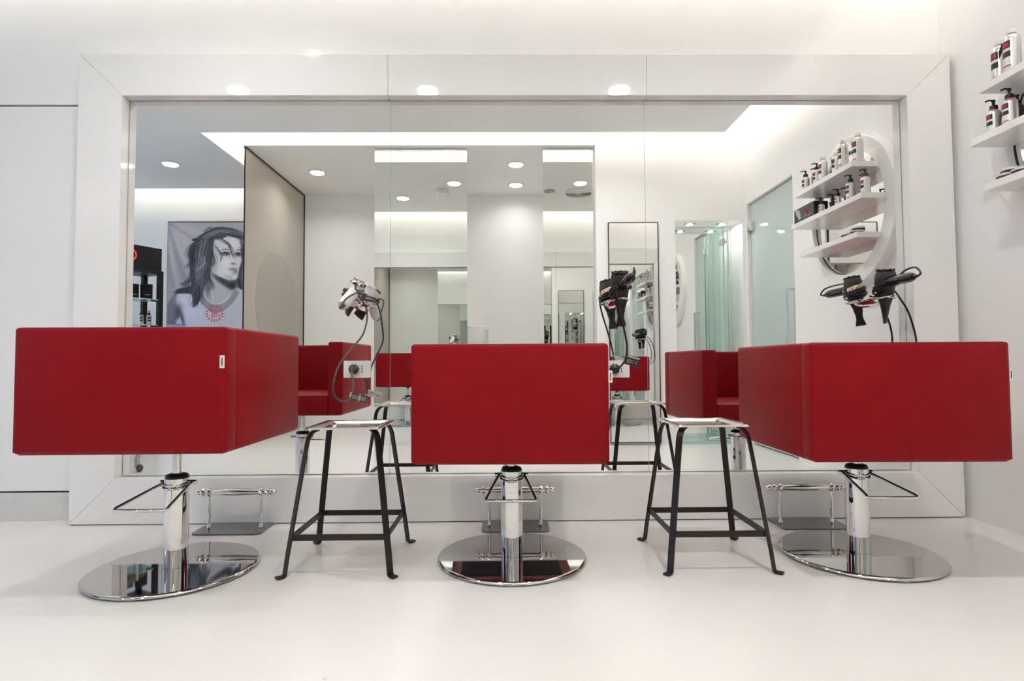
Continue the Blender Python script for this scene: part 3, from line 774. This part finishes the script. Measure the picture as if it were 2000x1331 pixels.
# ------------------------------------------------------------------ portrait poster (painted as colour attribute)
def paint():
    X0, X1, Y0, Y1, S = 60., 1209., 30., 1900., 4.0
    nx, ny = int((X1 - X0) / S) + 1, int((Y1 - Y0) / S) + 1
    gx, gy = np.meshgrid(X0 + S * np.arange(nx), Y0 + S * np.arange(ny))
    C = np.zeros((ny, nx, 3))
    rng = np.random.RandomState(3)
    def blend(a, col):
        nonlocal C
        C = C * (1 - a[..., None]) + np.array(col, float) * a[..., None]
    def poly(pts, col, soft=6., alpha=1.):
        P = np.array(pts, float); inside = np.zeros(gx.shape, bool); dmin = np.full(gx.shape, 1e9)
        n = len(P)
        for i in range(n):
            x1, y1 = P[i]; x2, y2 = P[(i + 1) % n]
            cond = ((y1 > gy) != (y2 > gy))
            with np.errstate(divide='ignore', invalid='ignore'):
                xi = (x2 - x1) * (gy - y1) / (y2 - y1 + 1e-12) + x1
            inside ^= cond & (gx < xi)
            dx, dy = x2 - x1, y2 - y1
            u = np.clip(((gx - x1) * dx + (gy - y1) * dy) / (dx * dx + dy * dy + 1e-9), 0, 1)
            dmin = np.minimum(dmin, np.hypot(gx - x1 - u * dx, gy - y1 - u * dy))
        sd = np.where(inside, dmin, -dmin)
        blend(np.clip(sd / soft + .5, 0, 1) * alpha, col)
    def blob(cx, cy, rx, ry, col, alpha=1., p=2., rot=0.):
        c, s = math.cos(rot), math.sin(rot)
        u = ((gx - cx) * c + (gy - cy) * s) / rx; v = (-(gx - cx) * s + (gy - cy) * c) / ry
        blend(np.exp(-(u * u + v * v) ** (p / 2)) * alpha, col)
    def stroke(pts, wd, col, alpha=1., soft=None, taper=True):
        nonlocal C
        pts = [tuple(p) for p in spline([(p[0], p[1], 0) for p in pts], 7)]
        P = np.array(pts)[:, :2]; m = wd * 2 + 8
        i0 = max(int((P[:, 0].min() - m - X0) / S), 0); i1 = min(int((P[:, 0].max() + m - X0) / S) + 2, nx)
        j0 = max(int((P[:, 1].min() - m - Y0) / S), 0); j1 = min(int((P[:, 1].max() + m - Y0) / S) + 2, ny)
        if i1 <= i0 or j1 <= j0: return
        hx, hy = gx[j0:j1, i0:i1], gy[j0:j1, i0:i1]; best = np.zeros(hx.shape); N = len(P) - 1
        sf = soft if soft else max(3.5, wd * .35)
        for i in range(N):
            x1, y1 = P[i]; dx, dy = P[i + 1] - P[i]
            u = np.clip(((hx - x1) * dx + (hy - y1) * dy) / (dx * dx + dy * dy + 1e-9), 0, 1)
            dd = np.hypot(hx - x1 - u * dx, hy - y1 - u * dy)
            w_ = wd * (1 - .75 * abs(2 * (i + .5) / N - 1) ** 2) if taper else wd
            best = np.maximum(best, np.clip((w_ / 2 - dd) / sf + .5, 0, 1))
        a = (best * alpha)[..., None]
        C[j0:j1, i0:i1] = C[j0:j1, i0:i1] * (1 - a) + np.array(col, float) * a
    # cloth backdrop
    C[:] = (158, 154, 160)
    blob(150, 250, 300, 260, (176, 172, 177), .8); blob(1000, 60, 400, 120, (150, 147, 153), .7)
    for a, b, wd, col, al in (((70, 60), (300, 820), 60, (128, 128, 146), .55), ((110, 60), (420, 260), 34, (136, 132, 140), .5), ((66, 200), (190, 800), 40, (182, 178, 184), .5),
                              ((90, 90), (330, 640), 26, (186, 183, 188), .5), ((64, 420), (130, 800), 30, (134, 134, 150), .4), ((150, 45), (520, 180), 20, (180, 177, 182), .5)):
        stroke([a, ((a[0] + b[0]) / 2 - 14, (a[1] + b[1]) / 2), b], wd, col, al, soft=wd * .6, taper=False)
    # garment and shoulder
    poly([(60, 985), (120, 890), (210, 850), (330, 820), (480, 790), (620, 700), (800, 760), (900, 830), (1000, 880), (1209, 960), (1209, 1900), (60, 1900)], (186, 187, 201), 10)
    blob(330, 1120, 190, 150, (196, 202, 226), .7); blob(820, 1150, 240, 160, (184, 184, 194), .8)
    poly([(60, 1000), (135, 880), (175, 900), (170, 1000), (205, 1060), (215, 1140), (150, 1225), (60, 1240)], (118, 116, 126), 26)
    blob(190, 1080, 40, 110, (66, 68, 80), .75, rot=.1); blob(240, 1180, 26, 120, (58, 64, 84), .8, rot=-.2); blob(150, 1235, 90, 22, (70, 72, 88), .8)
    poly([(165, 1240), (215, 1165), (245, 1240)], (176, 188, 224), 14)
    blob(240, 950, 70, 60, (206, 206, 214), .9)
    poly([(60, 1240), (260, 1240), (320, 1900), (60, 1900)], (140, 146, 166), 40, .6)
    # neck
    poly([(475, 800), (560, 640), (800, 715), (860, 790), (800, 900), (740, 965), (660, 1000), (590, 1000), (520, 940)], (172, 172, 180), 12)
    blob(540, 830, 30, 100, (92, 92, 100), .7, rot=-.15); stroke([(600, 700), (590, 850), (600, 990)], 16, (196, 196, 206), .8)
    stroke([(590, 655), (690, 720), (800, 790), (850, 800)], 74, (58, 58, 64), .95, soft=34); blob(830, 770, 50, 60, (34, 34, 40), .9)
    # necklace collar
    for k in range(13):
        q = k / 12
        stroke([(455 - 18 * q, 850 + 95 * q), (520 - 10 * q, 960 + 80 * q), (610, 1010 + 95 * q), (720, 1000 + 80 * q), (800 + 26 * q, 930 + 60 * q), (850 + 54 * q, 830 + 35 * q)], 11, (150, 150, 158) if k % 2 else (120, 120, 130), .8, soft=4, taper=False)
    stroke([(480, 850), (520, 945), (600, 1000), (680, 1000), (760, 945), (800, 870)], 6, (212, 212, 218), .9)
    # face
    poly([(585, 620), (660, 675), (760, 712), (850, 720), (878, 690), (892, 610), (905, 560), (925, 520), (918, 440), (920, 330), (895, 250), (820, 205), (700, 205), (610, 260), (575, 360), (570, 500)], (196, 196, 201), 10)
    blob(600, 500, 50, 190, (138, 138, 146), .75); blob(700, 620, 80, 50, (206, 206, 210), .8); blob(740, 520, 70, 70, (212, 212, 215), .9); blob(830, 300, 60, 70, (210, 210, 212), .8)
    blob(800, 690, 70, 22, (166, 166, 172), .8, rot=.15); blob(850, 680, 28, 26, (208, 208, 210), .8)
    stroke([(690, 372), (730, 355), (785, 362)], 13, (96, 96, 102), .85); stroke([(855, 372), (885, 360), (915, 372)], 11, (96, 96, 102), .85)
    blob(742, 408, 58, 26, (56, 56, 62), .95, p=3); blob(885, 415, 42, 28, (52, 52, 58), .95, p=3)
    blob(738, 418, 20, 7, (190, 190, 196), .9); blob(752, 412, 12, 12, (18, 18, 22), 1); blob(873, 424, 14, 8, (186, 186, 192), .9); blob(884, 418, 10, 11, (18, 18, 22), 1)
    stroke([(690, 412), (735, 392), (790, 408)], 8, (22, 22, 26), .95); stroke([(845, 415), (885, 400), (915, 420)], 8, (22, 22, 26), .95)
    blob(838, 528, 32, 12, (90, 90, 98), .85); stroke([(846, 430), (856, 480), (866, 512)], 10, (168, 168, 174), .7); blob(862, 508, 14, 14, (214, 214, 216), .8); stroke([(806, 526), (822, 516), (836, 528)], 6, (70, 70, 76), .8)
    blob(838, 590, 46, 16, (128, 126, 132), .9); blob(856, 626, 34, 17, (120, 118, 126), .95); stroke([(774, 600), (820, 596), (862, 608), (884, 602)], 7, (44, 42, 48), .95); blob(850, 655, 26, 8, (140, 140, 146), .7)
    # hair: dark masses first, then strands
    poly([(345, 245), (400, 215), (470, 190), (530, 140), (610, 95), (720, 90), (830, 120), (950, 175), (1010, 240), (960, 260), (880, 225), (760, 195), (700, 230), (600, 240), (590, 330), (600, 420), (570, 560), (560, 700), (490, 800), (470, 900), (420, 1010), (375, 1040), (350, 900), (340, 760), (325, 560), (320, 430), (310, 350), (380, 260)], (52, 54, 62), 16)
    poly([(150, 860), (215, 815), (330, 800), (440, 810), (400, 900), (300, 880), (190, 880)], (56, 58, 66), 14)
    poly([(905, 330), (945, 360), (1010, 300), (1060, 700), (980, 840), (900, 820), (850, 740), (890, 690), (910, 560), (940, 480)], (70, 72, 80), 20)
    def hair(base, spread, n, cols, wd=(4, 10), al=.8):
        for _ in range(n):
            j = rng.randn(2) * spread; ph = rng.rand() * 6.28; am = rng.rand() * 26
            pts = [(x + j[0] * (.6 + .5 * i / len(base)) + am * math.sin(ph + i * 1.7), y + j[1] * .7 + am * .4 * math.cos(ph + i)) for i, (x, y) in enumerate(base)]
            c = cols[rng.randint(len(cols))]
            stroke(pts, wd[0] + rng.rand() * (wd[1] - wd[0]), c, al * (.6 + .4 * rng.rand()))
    dk = [(24, 25, 30), (34, 36, 42), (44, 46, 54)]; md = [(84, 88, 98), (104, 108, 118), (70, 74, 84)]; lt = [(150, 154, 164), (172, 174, 182), (130, 134, 146)]
    hair([(430, 260), (400, 400), (390, 560), (400, 720), (430, 860), (410, 1000)], 34, 60, dk + md, (5, 12))
    hair([(520, 240), (480, 400), (470, 560), (460, 700), (480, 830)], 40, 60, dk + md + lt, (4, 9))
    hair([(560, 270), (540, 420), (560, 520), (530, 660), (570, 760), (590, 830)], 22, 26, dk + md + lt[2:], (4, 8))
    hair([(380, 330), (350, 480), (370, 620), (350, 760)], 20, 24, dk + md, (4, 8), .7)
    hair([(400, 240), (360, 330), (330, 420), (310, 480)], 20, 12, dk, (3, 6), .7)
    hair([(360, 780), (300, 820), (210, 850), (150, 880)], 16, 26, dk + md, (4, 8))
    hair([(440, 810), (380, 860), (400, 940), (370, 1030)], 20, 22, dk + md + lt[2:], (4, 8))
    hair([(400, 240), (520, 160), (660, 110), (800, 125), (950, 190)], 15, 34, dk, (6, 12))
    hair([(520, 200), (640, 140), (760, 130), (880, 160), (990, 240)], 17, 46, md + lt + dk, (4, 8))
    hair([(540, 160), (440, 240), (360, 330), (325, 440)], 24, 30, dk + md, (5, 10))
    hair([(420, 300), (335, 400), (345, 500), (285, 570)], 18, 16, dk, (3, 7), .75)
    hair([(360, 600), (330, 700), (270, 770), (230, 780)], 16, 14, dk + md, (3, 6), .7)
    hair([(600, 120), (540, 100), (480, 150)], 16, 12, dk + md, (3, 6), .7)
    hair([(470, 215), (560, 160), (640, 130)], 14, 20, md + lt[2:], (4, 7))
    hair([(450, 420), (480, 520), (430, 620), (450, 740)], 36, 34, lt + md, (4, 7), .6)
    hair([(350, 700), (300, 760), (250, 790)], 14, 10, dk, (3, 6), .6)
    hair([(620, 210), (720, 175), (840, 180), (940, 220)], 12, 18, dk + md, (4, 9))
    hair([(640, 215), (700, 250), (770, 300), (810, 390), (830, 460)], 14, 12, [(90, 90, 98), (60, 60, 68), (120, 120, 128)], (5, 9), .75)
    hair([(600, 300), (650, 350), (690, 420), (680, 500)], 8, 5, dk, (4, 7), .8)
    hair([(590, 400), (610, 480), (600, 560)], 12, 8, dk, (4, 7), .7)
    hair([(915, 250), (950, 340), (950, 430), (970, 500)], 14, 16, dk + md + lt[2:], (4, 9))
    hair([(985, 420), (968, 560), (960, 680), (975, 830)], 20, 30, dk + md + lt, (4, 9))
    hair([(905, 710), (925, 770), (955, 830)], 14, 12, dk + md, (4, 8))
    stroke([(345, 245), (372, 240), (400, 232)], 26, (26, 26, 32), .95)
    stroke([(395, 610), (450, 570), (490, 520), (500, 440)], 8, (176, 178, 186), .9)
    # red sunburst with lettering (mirror-wise as the cloth hangs seen in the big mirror)
    rd = (196, 34, 42)
    cx, cy = 618, 1118
    for a, r0, r1 in ((-97, 72, 108), (-70, 72, 116), (-45, 78, 118), (-18, 80, 124), (2, 78, 126), (20, 80, 118), (45, 78, 126), (68, 74, 112), (90, 70, 116), (112, 72, 112), (137, 74, 116), (160, 78, 116), (178, 80, 128), (198, 80, 118), (222, 74, 104), (246, 74, 122)):
        c, s = math.cos(math.radians(a)), math.sin(math.radians(a))
        poly([(cx + c * r0 - s * 9, cy + s * r0 + c * 9), (cx + c * r0 + s * 9, cy + s * r0 - c * 9), (cx + c * r1, cy + s * r1)], rd, 5)
    G = {'L': [[(0, 0), (0, 1), (.7, 1)]], 'O': [[(.4, 0), (0, .5), (.4, 1), (.8, .5), (.4, 0)]], 'V': [[(0, 0), (.4, 1)], [(.4, 1), (.8, 0)]],
         'E': [[(0, 0), (0, 1)], [(0, 0), (.65, 0)], [(0, .5), (.55, .5)], [(0, 1), (.65, 1)]], 'F': [[(0, 0), (0, 1)], [(0, 0), (.65, 0)], [(0, .5), (.5, .5)]],
         'I': [[(.2, 0), (.2, 1)]], 'R': [[(0, 0), (0, 1)], [(0, 0), (.6, .1), (.6, .4), (0, .5)], [(.2, .5), (.7, 1)]], 'S': [[(.65, .1), (.1, .05), (.1, .45), (.6, .55), (.6, .95), (0, .95)]]}
    def word(wd_, right, y, hgt, stp):
        for i, ch in enumerate(wd_):
            for st_ in G[ch]:
                pp = [(right - i * stp - u * hgt * .8, y + v * hgt) for u, v in st_]
                if len(pp) == 2: pp = [pp[0], ((pp[0][0] + pp[1][0]) / 2, (pp[0][1] + pp[1][1]) / 2), pp[1]]
                stroke(pp, 6, rd, .95, soft=4, taper=False)
    word('LOVE', 676, 1068, 27, 31)
    word('SEE', 650, 1106, 20, 25)
    word('FIRE', 676, 1136, 27, 27)
    C = np.clip(C * 1.13, 0, 246) / 255.
    return nx, ny, np.where(C <= .04045, C / 12.92, ((C + .055) / 1.055) ** 2.4)
nx, ny, C = paint()
pw, ph = 1.08, 1.08 * (1900 - 30) / (1209 - 60)
me = bpy.data.meshes.new('printed_cloth')
xs = np.linspace(0, pw, nx); zs = np.linspace(0, -ph, ny)
gx, gz = np.meshgrid(xs, zs)
gy = .012 + .0025 * np.sin(gx * 9 + gz * 4) * np.exp(-gx * 1.5)
co = np.stack([gx, gy, gz], -1).reshape(-1, 3)
idx = np.arange(nx * ny).reshape(ny, nx)
q = np.stack([idx[:-1, :-1], idx[:-1, 1:], idx[1:, 1:], idx[1:, :-1]], -1).reshape(-1, 4)[:, ::-1]
me.from_pydata(co.tolist(), [], q.tolist())
at = me.color_attributes.new('print', 'FLOAT_COLOR', 'POINT')
at.data.foreach_set('color', np.concatenate([C.reshape(-1, 3), np.ones((nx * ny, 1))], 1).astype(np.float32).ravel())
pm = mat('printed_cloth', (.5, .5, .5), .6)
an = pm.node_tree.nodes.new('ShaderNodeVertexColor'); an.layer_name = 'print'
pm.node_tree.links.new(an.outputs[0], pm.node_tree.nodes['Principled BSDF'].inputs['Base Color'])
me.materials.append(pm)
t = thing('portrait_poster', 'large cloth poster with black and white portrait and red sunburst', 'poster', (-3.75, YB, 2.295))
o = bpy.data.objects.new('printed_cloth', me); COL.objects.link(o); o.parent = t
B().box(-.006, pw + .006, .001, .016, -.002, .008).obj('top_batten', M['dark_grey'], t)
B().box(-.006, pw + .006, .001, .016, -ph - .008, -ph + .002).obj('bottom_batten', M['dark_grey'], t)
B().box(-.006, 0, .001, .014, -ph, 0).obj('side_batten', M['grille'], t)
B().box(pw, pw + .006, .001, .014, -ph, 0).obj('side_batten', M['grille'], t)

# ------------------------------------------------------------------ black display cabinet beside the poster
ang = math.atan2(.89, -.46)                      # local +x runs along the front, away from the poster
t = thing('display_cabinet', 'black framed display cabinet with glass shelves beside the poster', 'cabinet', (-3.51, -3.23, 0), ang)
CW, CD = .8, .30                                 # local y>0 lies behind the front
B().box(0, CW, .0, CD, 1.66, 1.89, .003).obj('header', M['black_gloss'], t)
rg = [(.31 + .055 * math.cos(a), -.002, 1.785 + .055 * math.sin(a)) for a in [2 * PI * k / 32 for k in range(32)]]
B().tube(rg, .007, 6, closed=True).obj('sign_ring', M['red_neon'], t)
B().box(-.015, CW + .015, -.01, CD, 1.625, 1.66, .002).obj('top_rail', M['iron'], t)
for x in (-.015, CW - .03):
    for y in (-.01, CD - .045): B().box(x, x + .045, y, y + .045, 0, 1.63, .002).obj('post', M['iron'], t)
for z in (1.36, 1.10, .82):
    B().box(.0, CW, .0, CD, z, z + .010, .001).obj('glass_shelf', M['glass_green'], t)
    B().box(.03, .09, .01, .03, z - .014, z, .003).obj('shelf_bracket', M['iron'], t)
B().box(0, CW, .0, CD, .08, .45, .003).obj('base_cupboard', M['iron'], t)
MC = TR(-3.51, -3.23, 0) @ RZ(ang)
def cw(x, y, z): return MC @ Vector((x, y, z))
for (x, y, l) in ((.06, .10, 'pump bottle nearest the poster on the cabinet shelf'), (.12, .13, 'second pump bottle from the poster on the cabinet shelf'), (.30, .10, 'third pump bottle from the poster on the cabinet shelf')):
    p = cw(x, y, 1.11); bottle(l, p.x, p.y, p.z, .105, .0235, face=PI + .9, group='bottles in the display cabinet')
for (x, y, h, l) in ((.09, .10, .155, 'dark product box nearest the poster on the upper cabinet shelf'), (.19, .16, .15, 'dark product box further in on the upper cabinet shelf')):
    p = cw(x, y, 1.371); t2 = thing('product_box', l, 'box', p, ang, 'dark boxes in the cabinet')
    B().box(-.045, .045, -.03, .03, 0, h, .002).obj('carton', M['iron'], t2)
    B().box(-.03, .03, -.0312, -.03, .04, .05).obj('printed_band', M['copper'], t2)
p = cw(.34, .12, 1.371); t2 = thing('boxed_oil', 'amber oil bottle in a clear case on the upper cabinet shelf', 'bottle', p, ang)
B().lathe([(0, 0), (.022, 0), (.022, .09), (.012, .105), (0, .105)], 20).obj('amber_bottle', M['amber'], t2)
B().lathe([(.008, .105), (.008, .15), (.003, .165), (0, .165)], 14).obj('dropper', M['black'], t2)
B().box(-.04, .04, .028, .034, 0, .19).obj('case_back', M['grille'], t2)

# ------------------------------------------------------------------ wash basin unit inside the alcove and salon trolley
t = thing('wash_basin', 'white ceramic wash basin standing in the alcove', 'basin', (-.36, -3.22, 0))
def oval(a, b, z, n=28, cy=0): return [(a * math.cos(2 * PI * k / n), cy + b * math.sin(2 * PI * k / n), z) for k in range(n)]
B().loft([oval(.10, .12, .0), oval(.09, .11, .3), oval(.085, .10, .72), oval(.11, .13, .80)]).obj('pedestal', M['ceramic'], t, smooth=True)
B().loft([oval(.11, .13, .79), oval(.155, .20, .86), oval(.165, .23, .98), oval(.160, .23, 1.075), oval(.145, .21, 1.085), oval(.135, .19, 1.06), oval(.125, .17, .95), oval(.05, .06, .88)]).obj('bowl', M['ceramic'], t, smooth=True)
B().box(.168, .186, -.05, .05, .86, 1.05, .008).obj('side_lever', M['clear'], t)
t = thing('salon_trolley', 'grey salon trolley on casters in front of the poster', 'trolley', (-2.62, -1.05, 0))
for x in (-.18, .18):
    for y in (-.17, .17):
        B().lathe([(.014, .10), (.014, .74), (0, .74)], 14, mx=TR(x, y, 0)).obj('leg', M['grille'], t, smooth=True)
        c = B().box(x - .013, x + .009, y - .014, y + .024, .022, .10, .006).obj('caster_fork', M['grille'], t)
        B().lathe([(0, -.011), (.020, -.011), (.025, -.006), (.025, .006), (.020, .011), (0, .011)], 20, mx=TR(x + .019, y + .012, .0255) @ RY(PI / 2)).obj('wheel', M['dark_grey'], c, smooth=True)
for z in (.22, .45, .70):
    B().box(-.19, .19, -.18, .18, z, z + .05, .006).obj('tray', M['dark_grey'], t)
